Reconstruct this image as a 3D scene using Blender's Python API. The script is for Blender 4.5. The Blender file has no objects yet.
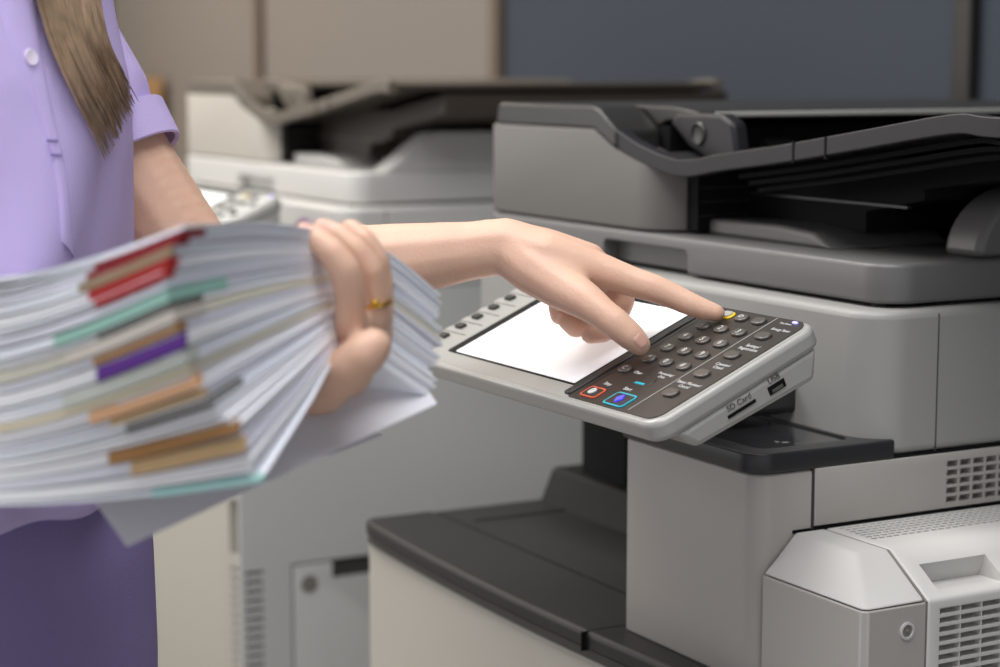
import bpy, bmesh, math, random
from mathutils import Vector, Matrix
random.seed(7)
C = bpy.context.scene.collection
# ------------------------------------------------------------------ camera model (metres; lens 72 mm on 36 mm => 2000 px)
F = 2000.0
P = math.atan(268.5 / F)
A = math.radians(151.2)
fw = Vector((math.cos(A)*math.cos(P), math.sin(A)*math.cos(P), -math.sin(P)))
rt = Vector((math.sin(A), -math.cos(A), 0))
up = rt.cross(fw)
CAM = Vector((0, 0, 1.2))
def at(px, py, d):
    return CAM + d*(fw + rt*((px-500)/F) + up*((333.5-py)/F))
# ------------------------------------------------------------------ materials
def lin(c):
    return tuple((v/255/12.92 if v/255 <= .04045 else ((v/255+.055)/1.055)**2.4) for v in c) + (1,)
def mat(name, rgb, rough=.5, metal=0, bump=0, bscale=800, var=0, vscale=6, sss=0, coat=0, emit=0, spec=.5):
    m = bpy.data.materials.new(name); m.use_nodes = True
    nt = m.node_tree; b = nt.nodes['Principled BSDF']
    b.inputs['Base Color'].default_value = lin(rgb)
    b.inputs['Roughness'].default_value = rough
    b.inputs['Metallic'].default_value = metal
    b.inputs['Specular IOR Level'].default_value = spec
    if coat: b.inputs['Coat Weight'].default_value = coat; b.inputs['Coat Roughness'].default_value = .15
    if sss:
        b.inputs['Subsurface Weight'].default_value = sss
        b.inputs['Subsurface Radius'].default_value = (.012, .005, .003)
        b.inputs['Subsurface Scale'].default_value = 1.0
    if emit:
        b.inputs['Emission Color'].default_value = lin(rgb); b.inputs['Emission Strength'].default_value = emit
    tc = nt.nodes.new('ShaderNodeTexCoord')
    if var:
        n = nt.nodes.new('ShaderNodeTexNoise'); n.inputs['Scale'].default_value = vscale; n.inputs['Detail'].default_value = 4
        nt.links.new(tc.outputs['Object'], n.inputs['Vector'])
        r = nt.nodes.new('ShaderNodeValToRGB')
        c = lin(rgb)
        r.color_ramp.elements[0].position = .3; r.color_ramp.elements[1].position = .7
        r.color_ramp.elements[0].color = tuple(min(1, v*(1-var)) for v in c[:3]) + (1,)
        r.color_ramp.elements[1].color = tuple(min(1, v*(1+var)) for v in c[:3]) + (1,)
        nt.links.new(n.outputs['Fac'], r.inputs['Fac']); nt.links.new(r.outputs['Color'], b.inputs['Base Color'])
    if bump:
        n = nt.nodes.new('ShaderNodeTexNoise'); n.inputs['Scale'].default_value = bscale; n.inputs['Detail'].default_value = 2
        nt.links.new(tc.outputs['Object'], n.inputs['Vector'])
        bp = nt.nodes.new('ShaderNodeBump'); bp.inputs['Strength'].default_value = bump; bp.inputs['Distance'].default_value = .001
        nt.links.new(n.outputs['Fac'], bp.inputs['Height']); nt.links.new(bp.outputs['Normal'], b.inputs['Normal'])
    return m
M = dict(
    adf=mat('warm_grey_plastic', (110,107,103), .45, bump=.08),
    lid=mat('lid_grey_plastic', (102,101,100), .42, bump=.08),
    body=mat('light_grey_plastic', (150,149,146), .45, bump=.08),
    tower=mat('pale_grey_plastic', (172,168,162), .42, bump=.05),
    cream=mat('cream_plastic', (176,172,162), .5, bump=.05),
    box=mat('off_white_plastic', (200,198,194), .45, bump=.05),
    dark=mat('charcoal_plastic', (42,42,43), .38, bump=.1),
    cover=mat('slate_plastic', (43,42,41), .35, bump=.08),
    table=mat('tray_charcoal_plastic', (42,41,41), .5, bump=.12, spec=.3),
    black2=mat('dark_block_plastic', (30,30,31), .6, bump=.1, spec=.2),
    black=mat('black_plastic', (18,18,19), .7, spec=.15),
    gloss=mat('glossy_black_plastic', (44,44,46), .12, coat=.5),
    softseam=mat('soft_seam', (122,118,112), .8), rim=mat('dark_rim_plastic', (31,30,33), .42, spec=.35),
    loose=mat('loose_paper', (214,213,219), .8, spec=.2),
    seam=mat('dark_seam', (56,54,50), .8),
    key=mat('grey_rubber_key', (84,80,76), .28, coat=.3),
    keybed=mat('brown_black_bezel', (50,45,41), .35),
    silver=mat('silver_grey_plastic', (168,167,162), .3, coat=.2),
    display=mat('lit_display', (236,236,238), .3, emit=.35),
    white=mat('white_print', (205,205,203), .5),
    grey_print=mat('grey_print', (90,88,86), .5),
    red=mat('red_print', (214,92,62), .4), cyan=mat('cyan_print', (20,170,190), .4),
    yellow=mat('yellow_print', (240,205,30), .4), blue=mat('blue_light', (70,70,255), .4, emit=1.2),
    led=mat('violet_light', (150,150,255), .4, emit=2.0),
    skin=mat('skin', (224,184,160), .5, bump=.25, bscale=420, var=.05, vscale=25, sss=.25),
    lip=mat('lip', (196,110,108), .4),
    nail=mat('nail', (226,176,160), .25, coat=.4),
    gold=mat('gold', (222,178,60), .25, metal=1),
    shirt=mat('lilac_pique_cotton', (200,184,232), .85, bump=.5, bscale=900, spec=.2),
    trouser=mat('purple_cloth', (136,122,170), .9, bump=.4, bscale=500, spec=.2),
    button=mat('pearl_button', (225,215,232), .3),
    hair=mat('brown_hair', (150,126,102), .5, var=.35, vscale=60, spec=.35),
    paper=mat('white_paper', (248,248,252), .8, spec=.2),
    paper2=mat('blue_white_paper', (240,243,250), .8, spec=.2),
    paper3=mat('cream_paper', (232,228,214), .8, spec=.2),
    papergrey=mat('soft_grey_paper', (230,230,240), .8, spec=.2),
    lilac=mat('lilac_cloth', (176,150,180), .9),
    wood=mat('honey_wood', (176,138,92), .6, var=.2, vscale=12),
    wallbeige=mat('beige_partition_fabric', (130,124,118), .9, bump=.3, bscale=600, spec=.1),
    wall=mat('blue_grey_partition_fabric', (66,71,79), .9, bump=.3, bscale=600, spec=.1),
    post=mat('dark_bronze_metal', (32,29,27), .5),
    wood2=mat('brown_trim', (104,90,76), .5),
    floor=mat('grey_carpet', (150,147,142), .95, bump=.6, bscale=300, var=.1, vscale=40),
    ceil=mat('ceiling_white', (225,224,220), .9),
    # second copier
    a2=mat('pale_cream_plastic', (186,180,170), .5), l2=mat('soft_white_plastic', (200,198,194), .4),
    c2=mat('taupe_plastic', (100,92,82), .4), d2=mat('brown_black_plastic', (62,54,46), .5),
    s2=mat('cool_grey_plastic', (186,187,184), .5),
)
for nm, col in dict(redtape=(140,22,34), tan=(158,140,112), bright=(176,26,24), mint=(158,204,190), pale=(214,206,196), purple=(92,36,140),
                    sage=(196,200,192), peach=(236,184,140), slate=(110,108,106), brown=(164,118,66), sand=(196,164,120), aqua=(170,216,212), yel=(226,214,186)).items():
    M[nm] = mat(nm+'_binding', col, .6)
# ------------------------------------------------------------------ helpers
def obj(name, bm, m, parent=None, bevel=0, segs=3, smooth=True, angle=35, remdoub=False):
    if remdoub: bmesh.ops.remove_doubles(bm, verts=bm.verts, dist=1e-6)
    bmesh.ops.recalc_face_normals(bm, faces=bm.faces)
    if smooth:
        for f in bm.faces: f.smooth = True
        for e in bm.edges:
            if len(e.link_faces) == 2 and e.calc_face_angle(0) > math.radians(angle): e.smooth = False
    me = bpy.data.meshes.new(name); bm.to_mesh(me); bm.free()
    o = bpy.data.objects.new(name, me); C.objects.link(o)
    me.materials.append(m if not isinstance(m, str) else M[m])
    if bevel:
        b = o.modifiers.new('bevel', 'BEVEL'); b.width = bevel; b.segments = segs; b.limit_method = 'ANGLE'; b.angle_limit = math.radians(angle)
        b.harden_normals = False; b.use_clamp_overlap = True
    if parent is not None: o.parent = parent
    return o
def B(): return bmesh.new()
def box(bm, x0, x1, y0, y1, z0, z1):
    vs = [bm.verts.new((x, y, z)) for x in (x0, x1) for y in (y0, y1) for z in (z0, z1)]
    for f in ((0,1,3,2),(4,6,7,5),(0,4,5,1),(2,3,7,6),(0,2,6,4),(1,5,7,3)): bm.faces.new([vs[i] for i in f])
    return bm
def mbox(*a): return box(B(), *a)
def prism(pts, ax, a, b, bm=None):
    """extrude closed 2-D polygon along axis ax (0 x: pts are (y,z); 1 y: (x,z); 2 z: (x,y))"""
    bm = bm or B()
    def v(p, t):
        return {0: (t, p[0], p[1]), 1: (p[0], t, p[1]), 2: (p[0], p[1], t)}[ax]
    r0 = [bm.verts.new(v(p, a)) for p in pts]; r1 = [bm.verts.new(v(p, b)) for p in pts]
    n = len(pts)
    bm.faces.new(r0); bm.faces.new(r1[::-1])
    for i in range(n): bm.faces.new((r0[i], r1[i], r1[(i+1) % n], r0[(i+1) % n]))
    return bm
def rrect(x0, x1, y0, y1, r, n=8):
    """rounded rectangle; r = radius or 4 radii for corners (x0y0, x1y0, x1y1, x0y1)"""
    if not isinstance(r, (tuple, list)): r = (r,)*4
    out = []
    for (cx, cy, sx, sy, a0, rr) in ((x0, y0, 1, 1, 180, r[0]), (x1, y0, -1, 1, 270, r[1]), (x1, y1, -1, -1, 0, r[2]), (x0, y1, 1, -1, 90, r[3])):
        if rr <= 0: out.append((cx, cy)); continue
        for k in range(n+1):
            a = math.radians(a0 + 90*k/n)
            out.append((cx + sx*rr + rr*math.cos(a), cy + sy*rr + rr*math.sin(a)))
    return out
def lathe(bm, c, ax, prof, n=32):
    """prof: list of (radius, offset) around axis vector ax through c"""
    ax = Vector(ax).normalized(); u = ax.orthogonal().normalized(); w = ax.cross(u); c = Vector(c)
    rings = [[bm.verts.new(c + ax*h + (u*math.cos(2*math.pi*k/n) + w*math.sin(2*math.pi*k/n))*max(r, 1e-5)) for k in range(n)] for r, h in prof]
    for a, b in zip(rings, rings[1:]):
        for k in range(n): bm.faces.new((a[k], a[(k+1) % n], b[(k+1) % n], b[k]))
    bm.faces.new(rings[0][::-1]); bm.faces.new(rings[-1])
    return bm
def tube(bm, pts, rads, n=8, flat=1.0, upv=None):
    pts = [Vector(p) for p in pts]; rings = []
    for i, p in enumerate(pts):
        t = (pts[min(i+1, len(pts)-1)] - pts[max(i-1, 0)]).normalized()
        u = t.cross(Vector((0, 0, 1)) if upv is None else upv)
        if u.length < 1e-4: u = t.orthogonal()
        u.normalize(); w = t.cross(u)
        r = rads[i] if isinstance(rads, (list, tuple)) else rads
        rings.append([bm.verts.new(p + (u*math.cos(2*math.pi*k/n) + w*math.sin(2*math.pi*k/n)*flat)*r) for k in range(n)])
    for a, b in zip(rings, rings[1:]):
        for k in range(n): bm.faces.new((a[k], a[(k+1) % n], b[(k+1) % n], b[k]))
    bm.faces.new(rings[0][::-1]); bm.faces.new(rings[-1])
    return bm
def cut(o, cutbms):
    """really cut recesses: boolean applied at once, cutter removed"""
    bm = B()
    for x in cutbms:
        me = bpy.data.meshes.new('c'); x.to_mesh(me); x.free(); bm.from_mesh(me); bpy.data.meshes.remove(me)
    bmesh.ops.recalc_face_normals(bm, faces=bm.faces)
    me = bpy.data.meshes.new('cutter'); bm.to_mesh(me); bm.free()
    k = bpy.data.objects.new('cutter', me); C.objects.link(k)
    mo = o.modifiers.new('cut', 'BOOLEAN'); mo.object = k; mo.operation = 'DIFFERENCE'; mo.solver = 'EXACT'
    bpy.context.view_layer.update()
    dg = bpy.context.evaluated_depsgraph_get()
    new = bpy.data.meshes.new_from_object(o.evaluated_get(dg))
    o.modifiers.clear(); old = o.data; o.data = new; bpy.data.meshes.remove(old)
    bpy.data.objects.remove(k); bpy.data.meshes.remove(me)
    b2 = B(); b2.from_mesh(new)
    for f in b2.faces: f.smooth = True
    for e in b2.edges:
        e.smooth = not (len(e.link_faces) == 2 and e.calc_face_angle(0) > math.radians(35))
    b2.to_mesh(new); b2.free()
    return o
def thing(name, label, cat, loc=(0,0,0), group=None):
    o = bpy.data.objects.new(name, None); C.objects.link(o); o.location = loc; o.empty_display_size = .05
    tag(o, label, cat, group); return o
def tag(o, label, cat, group=None):
    o['label'] = label; o['category'] = cat
    if group: o['group'] = group
    return o
def struct(name, bm, m, **k):
    o = obj(name, bm, m, **k); o['kind'] = 'structure'; return o
def text(name, s, size, mw, m, parent, extrude=.0002, align='CENTER'):
    cu = bpy.data.curves.new(name, 'FONT'); cu.body = s; cu.size = size; cu.extrude = extrude; cu.align_x = align; cu.align_y = 'CENTER'
    t = bpy.data.objects.new(name, cu); C.objects.link(t); bpy.context.view_layer.update()
    me = bpy.data.meshes.new_from_object(t.evaluated_get(bpy.context.evaluated_depsgraph_get()))
    bpy.data.objects.remove(t); bpy.data.curves.remove(cu)
    me.transform(mw); me.materials.clear(); me.materials.append(M[m])
    o = bpy.data.objects.new(name, me); C.objects.link(o); o.parent = parent
    return o
# ------------------------------------------------------------------ the room
struct('floor', mbox(-7.5, 2.0, -3.0, 2.2, -.05, 0), 'floor')
struct('ceiling', mbox(-7.5, 2.0, -3.0, 2.2, 2.75, 2.8), 'ceil')
WY = 1.78
struct('wall_left', mbox(-7.56, -7.5, -3.0, 2.2, 0, 2.75), 'ceil')
posts = [-1.995, -3.225, -4.40, -5.6, -.80, .4]
xs = sorted(posts)
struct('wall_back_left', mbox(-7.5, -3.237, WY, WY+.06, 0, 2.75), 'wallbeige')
struct('wall_back', mbox(-3.2365, 2.0, WY, WY+.06, 0, 2.75), 'wall')
for i, (x, w, m) in enumerate(((-1.982, .034, 'post'), (-3.236, .032, 'wood2'), (-4.385, .028, 'wood2'), (-.80, .036, 'post'), (.4, .036, 'post'), (-5.5, .03, 'wood2'))):
    struct('trim_%d' % (i+1), mbox(x-w/2, x+w/2, WY-.018, WY+.0, 0, 2.74), m, bevel=.003)

# ------------------------------------------------------------------ copiers (local origin = its world position shift)
XL, XR, YF = -1.745, -1.129, .81
def copier(dx, dy, label, K, near):
    YF = .81 if near else .786
    LT = 1.0545 if near else 1.064
    def zs(bm):
        if not near:
            for v in bm.verts:
                if v.co.z > 1.0525: v.co.z = LT + (v.co.z-1.0545)*1.05
        return bm
    base = Vector((-1.437+dx, 1.15+dy, 0))
    root = thing('photocopier', label, 'copier', base, None)
    def P_(name, bm, m, parent=None, **k):
        pr = parent or root
        off = Vector((dx, dy, 0)) - base
        zs(bm); bmesh.ops.translate(bm, verts=bm.verts, vec=off)
        return obj(name, bm, m, pr, **k)
    T = Vector((dx, dy, 0)) - base
    W_ = Vector((dx, dy, 0))
    def tb(*a):     # translated cutter box
        b = zs(mbox(*a)); bmesh.ops.translate(b, verts=b.verts, vec=W_); return b
    def tp(*a):
        b = zs(prism(*a)); bmesh.ops.translate(b, verts=b.verts, vec=W_); return b
    # --- lower cabinet
    lc = P_('lower_cabinet', prism(rrect(XL-.006, XR-.002 if near else XR-.03, YF+.03, 1.50, (.012,.004,.02,.02)), 2, .045, .733), K['side'], bevel=.002)
    if not near:
        sp = P_('side_panel', mbox(XR-.003, XR+.002, YF-.002, 1.50, .05, .915), K['side'], bevel=.003)
        cuts = [tb(XR-.006, XR+.01, .8535, 1.40, .12, .5735)]
        for k in range(30):
            z = .566 - k*.0119
            cuts.append(tb(XR-.012, XR+.01, YF+.005, YF+.030, z, z+.0045))
        cut(sp, cuts)
        P_('slot_shade', mbox(XR-.0032, XR-.0024, YF+.003, YF+.032, .20, .575), 'black')  # black plate behind the slots stands in for the shade inside them
        sd = P_('side_door', mbox(XR-.0055, XR+.002, .8565, 1.397, .123, .5705), K['side'], bevel=.002)
        cut(sd, [tb(XR-.02, XR+.02, .910, 1.03, .548, .60)])
        P_('door_recess', mbox(XR-.0055, XR-.004, .910, 1.03, .548, .5705), K['seamc'])
        lk = lathe(B(), (XR+.002, .878, .545), (1,0,0), [(.0115, 0), (.0115, .0012), (.0085, .0012), (.0085, .0002), (.005, .0002), (.005, .0012)], 24)
        P_('lock', lk, 'softseam')
    # front doors and drawers of the cabinet
    fp = [(XL-.010, YF+.03), (XL-.009, YF+.006)] + [(XL + .003 + (XR-XL-.006)*t, YF+.006 - .014*math.sin(math.pi*t)**.8) for t in [i/16 for i in range(1, 16)]] + [(XR-.003, YF+.006), (XR-.003, YF+.03)]
    fd = P_('front_door', prism(fp, 2, .47 if near else .30, .733), K['cream'], bevel=.003)
    if not near:
        cuts = [tb(XR-.042, XR-.006, YF-.03, YF+.018, .586, .658)]
        for k in range(22):
            z = .566 - k*.0119
            cuts.append(tb(XR-.040, XR-.008, YF-.03, YF+.018, z, z+.0045))
        cut(fd, cuts)
        P_('slot_shade', mbox(XR-.044, XR-.0045, YF+.0120, YF+.0172, .305, .575), K['seamc'])  # dark plate stands in for shade in the front vents
    for z0, z1 in ((.26, .462), (.06, .252)) if near else ((.06, .292),):
        dr = P_('paper_drawer', prism(fp, 2, z0, z1), K['cream'], bevel=.003)
        P_('drawer_handle', mbox(XL+.22, XR-.22, YF-.013, YF+.01, (z0+z1)/2+.03, (z0+z1)/2+.055), K['seamc'], dr, bevel=.004)
    P_('plinth', mbox(XL+.03, XR-.03, YF+.05, 1.47, .012, .045), 'black')
    for sx in (XL+.07, XR-.07):
        for sy in (YF+.10, 1.42):
            P_('caster', lathe(B(), (sx-.012, sy, .021), (1,0,0), [(.016, 0), (.021, .003), (.021, .02), (.016, .024)], 20), 'black')
    # --- output tray top
    fr = [(XL-.012, .888)] + [(XL + .002 - .014*math.cos(math.radians(q)), YF + .013 - .013*math.sin(math.radians(q))) for q in (0, 25, 50, 75)]
    fr += [(XL + .02 + (XR-XL-.02)*t, YF - .015*math.sin(math.pi*min(1, t*.9+.05))**.8 + .001) for t in [i/20 for i in range(21)]] + [(XR, .888)]
    P_('front_ledge', prism(fr, 2, .742, .757), K['table'], bevel=.004)
    P_('ledge_strip', prism([(x*.999-.0015, y+.0015) for x, y in fr], 2, .735, .7425), K['cover'])
    P_('output_tray', mbox(XL-.011, XR-.006, .889, 1.50, .733, .7555), K['table'], bevel=.002)
    P_('tray_seam', mbox(XL+.0, XR-.175, .8865, .8895, .74, .7562), 'black')
    P_('ledge_seam', mbox(-1.3112, -1.3103, YF-.0165, .888, .7415, .7573), 'black')
    P_('tray_rib', mbox(XL+.045, XL+.0475, .905, 1.06, .754, .7568), K['dark'])
    # --- rear base block and column that carry the scanner
    bp = [(1.005, .75), (1.022, .790), (1.48, .790), (1.48, .75)]
    P_('rear_base_block', prism(bp, 0, XL-.004, -1.31), 'black2', bevel=.005)
    P_('support_column', mbox(-1.712, -1.625, 1.035, 1.46, .785, .932), 'black', bevel=.004)
    P_('rear_foot_plate', lathe(B(), (-1.555, 1.10, .788), (0,0,1), [(.055, 0), (.055, .008), (.05, .010)], 32), 'black')
    # --- front right tower
    tw = P_('front_tower', prism(rrect(-1.3015, XR, .828, 1.50, (.004,.016,.01,.01)), 2, .7565, .9115), K['tower'], bevel=.0025)
    cut(tw, [tb(XR-.040, XR+.02, .8765, 1.60, .8685, .93)])
    P_('side_vent_panel', mbox(XR-.010, XR+.0012, .879, 1.49, .870, .9125), K['tower'], bevel=.0008)
    P_('panel_gap', mbox(XR-.03, XR+.0006, .8765, .8785, .868, .912), 'seam')
    P_('panel_gap', mbox(XR-.03, XR+.0005, .86, 1.49, .8665, .869), 'black')
    P_('body_gap', mbox(XR-.03, XR+.0002, .93, 1.49, .9125, .9145), 'black')
    vp = [o for o in root.children if o.name.startswith('side_vent_panel')][-1]
    if near:
        cuts = []
        for r in range(5):
            for c in range(16):
                y = 1.002 + c*.0128; z = .9015 - r*.0068
                cuts.append(tb(XR-.0085, XR+.01, y, y+.0108, z, z+.0046))
        cut(vp, cuts)
    # --- black ledge cap (shallow tray) over the tower
    cp = P_('ledge_cap', prism(rrect(-1.3035, XR+.001, .824, .952, (.006,.018,.002,.002)), 2, .912, .927), K['dark'], bevel=.003)
    cut(cp, [tp(rrect(-1.285, XR-.016, .842, .926, .012), 2, .9236, .94)])
    P_('cap_inlay', prism(rrect(-1.284, XR-.017, .843, .925, .011), 2, .9228, .9256), K['gloss'])
    P_('cap_boss', lathe(B(), (-1.172, .885, .9256), (0,0,1), [(.010, 0), (.0098, .0003)], 24), K['gloss'])
    # --- scanner body
    sb = P_('scanner_body', prism(rrect(XL, XR, .930, 1.50, (.02,.032,.03,.03), 12), 2, .9145, 1.0215), K['body'], bevel=.006, segs=4)
    P_('body_seam', mbox(-1.2535, -1.2525, .9296, .94, .915, .985), 'seam')
    P_('body_seam', mbox(XR-.01, XR+.0003, .9905, .9915, .915, 1.018), 'seam')
    P_('body_screw', lathe(B(), (XR, 1.04, .985), (1,0,0), [(.0022, -.001), (.0022, .0008), (.001, .0008)], 16), K['body'])
    # glass gap between body and lid
    P_('lid_gap', mbox(XL+.02, XR-.028, .965, 1.48, 1.018, 1.0255), 'black')
    for fx in (XL+.05, XR-.035):
        P_('lid_foot', lathe(B(), (fx, .963, 1.0205), (0,0,1), [(.006, 0), (.006, .004)], 16), 'seam')
    # --- platen lid
    ld = P_('platen_lid', prism(rrect(-1.752, -1.140, .950, 1.49, (.012,.028,.02,.02), 12), 2, 1.0245, 1.0545), K['lid'], bevel=.0035, segs=4)
    cut(ld, [tp(rrect(-1.534, -1.399, 1.0185, 1.0455, (0,0,.006,.006), 5), 1, .93, .966)])
    P_('handle_recess', mbox(-1.532, -1.401, .9655, .969, 1.0248, 1.045), K['lid'])
    # output bed details on the lid
    tongue = [(1.0, 1.0544), (1.012, 1.0600), (1.04, 1.064), (1.07, 1.0645), (1.16, 1.058), (1.18, 1.0544)]
    P_('bed_ramp', prism([(-1.43, 1.0544), (-1.43, 1.0685), (-1.33, 1.0695), (-1.285, 1.066), (-1.262, 1.0544)], 1, .992, 1.12), K['lid'], bevel=.004)
    # raised right end stop
    if near:
        stop = []
        for k in range(13):
            q = math.radians(90*k/12); stop.append((1.112 - .068*math.cos(q), 1.0544 + .054*math.sin(q)))
        stop += [(1.30, 1.112), (1.45, 1.112), (1.46, 1.0544)]
        P_('end_stop', prism(stop, 0, -1.188, -1.147), K['lid'], bevel=.006, segs=4)
    else:
        P_('raised_wing', prism([(.995, 1.0544), (1.06, 1.099), (1.075, 1.103), (1.46, 1.104), (1.46, 1.0544)], 0, -1.185, -1.1405), K['lid'], bevel=.004)
    # --- document feeder: housing
    hp = prism(rrect(-1.754, -1.444, .953, 1.475, (.010,.042,.02,.02), 12), 2, 1.0565, 1.1425)
    ho = P_('feeder_housing', hp, K['adf'], bevel=.002)
    cut(ho, [tp([(-1.558, 1.16), (-1.558, 1.1425), (-1.520, 1.1255), (-1.490, 1.117), (-1.445, 1.108), (-1.38, 1.106), (-1.38, 1.16)], 1, .90, 1.52)])
    P_('housing_gap', prism(rrect(-1.750, -1.449, .957, 1.47, (.010,.042,.02,.02), 12), 2, 1.0543, 1.0568), 'seam')
    # dark cover over the housing
    cv = [(-1.742, 1.1425), (-1.738, 1.160), (-1.734, 1.1635), (-1.560, 1.1635), (-1.548, 1.160), (-1.522, 1.1440), (-1.519, 1.141), (-1.519, 1.1252), (-1.558, 1.1425)]
    P_('feeder_cover', prism(cv, 1, .953, 1.0), K['cover'], bevel=.003)
    cv2 = [(-1.742, 1.1428), (-1.738, 1.160), (-1.734, 1.1635), (-1.50, 1.1635), (-1.462, 1.1595), (-1.460, 1.156), (-1.466, 1.152), (-1.51, 1.150), (-1.53, 1.1428)]
    P_('feeder_cover', prism(cv2, 1, 1.001, 1.475), K['cover'], bevel=.002)
    P_('cover_lip', mbox(-1.4625, -1.4585, 1.02, 1.40, 1.1545, 1.1590), 'silver' if near else K['c'], bevel=.001)
    P_('roller_bed', mbox(-1.535, -1.505, 1.001, 1.46, 1.115, 1.146), 'black')
    for yy in (1.10, 1.20, 1.30, 1.40):
        P_('feed_roller', lathe(B(), (-1.50, yy, 1.124), (0,1,0), [(.009, 0), (.009, .03)], 20), 'seam')
    P_('inner_guide', mbox(-1.470, -1.430, .981, 1.46, 1.0575, 1.112), 'black')
    for z in (1.070, 1.082, 1.094):
        P_('guide_rib', mbox(-1.4305, -1.4285, .984, 1.45, z, z+.0018), K['dark'])
    # front rim of the feed tray, sweeping from the housing up to the right
    def sweep(pts, n=6):
        out = []
        for i in range(len(pts)-1):
            p0 = Vector(pts[max(i-1, 0)]); p1 = Vector(pts[i]); p2 = Vector(pts[i+1]); p3 = Vector(pts[min(i+2, len(pts)-1)])
            for k in range(n):
                t = k/n
                out.append(.5*((2*p1) + (p2-p0)*t + (2*p0-5*p1+4*p2-p3)*t*t + (3*p1-p0-3*p2+p3)*t**3))
        return out + [Vector(pts[-1])]
    topc = sweep([(-1.521, 1.1425), (-1.488, 1.1315), (-1.445, 1.1225), (-1.41, 1.1205), (-1.362, 1.1275), (-1.273, 1.1385), (-1.18, 1.1520), (-1.082, 1.1660), (-1.045, 1.1650)] + ([(-.98, 1.1645)] if near else []))
    thick = [.0155 - .001*min(1, i/14) for i in range(len(topc))]
    prof = [(p.x, p.y) for p in topc] + [(p.x, p.y - thick[len(topc)-1-i]) for i, p in enumerate(topc[::-1])]
    P_('tray_front_rim', prism(prof, 1, .955, .968), K['rim'], bevel=.0012)
    P_('tray_rear_rim', prism(prof, 1, 1.435, 1.449), K['cover'], bevel=.0012)
    floorp = [(p.x, p.y-.004) for p in topc[8:]] + [(p.x, p.y-.010) for p in topc[8:][::-1]]
    P_('tray_floor', prism(floorp, 1, .968, 1.435), K['dark'])
    for x in (-1.262, -1.222) + ((-1.02,) if near else ()):
        zz = min(topc, key=lambda p: abs(p.x-x)).y
        P_('rim_seam', mbox(x-.001, x+.001, .9545, .957, zz-.0165, zz+.0006), 'black')
    # ribs under the tray
    for i, (dz, y0) in enumerate(((.0175, .975), (.0235, .985), (.0295, .995))[:3 if near else 0]):
        rb = [(p.x, p.y-dz) for p in topc[24:]] + [(p.x, p.y-dz-.0035) for p in topc[24:][::-1]]
        P_('tray_rib', prism(rb, 1, y0, y0+.010), 'black')
    # block below the tray that closes the feeder mouth
    P_('mouth_block', prism([(-1.434, 1.0575), (-1.434, 1.128), (-1.20, 1.128), (-1.05, 1.150), (-1.05, 1.128), (-1.20, 1.104), (-1.20, 1.096), (-1.27, 1.083), (-1.27, 1.066), (-1.36, 1.0655), (-1.36, 1.0575)], 1, 1.035, 1.46), 'black' if near else K['dark'])
    P_('mouth_rail', mbox(-1.434, -1.215, 1.031, 1.035, 1.0885, 1.0905), K['cover'])
    # paper guide with the round knob
    gp = [(-1.499, 1.149), (-1.486, 1.1585), (-1.42, 1.1585), (-1.402, 1.151), (-1.394, 1.120), (-1.44, 1.119), (-1.470, 1.130)]
    gd = P_('document_guide', prism([(x-.0, z+.0) for x, z in gp], 1, .996, 1.012), K['rim'], bevel=.004)
    P_('guide_knob', lathe(B(), (-1.451, .997, 1.1405), (0,-1,0), [(.0105, -.001), (.0105, .002), (.009, .0035), (.0085, .002), (.004, .0012)], 32), K['cover'], gd)
    # --- operating panel
    th = math.radians(24)
    R_ = Matrix.Translation(T + Vector((-1.166, .70, .982 if near else .996))) @ Matrix.Rotation(th, 4, 'X')
    cp_ = panel(root, R_, K, near)
    # arm that carries the panel from the tower
    P_('panel_arm', mbox(-1.33, -1.22, .77, .94, .934, .962), K['dark'], bevel=.006)
    return root, P_, tb, tp

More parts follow.
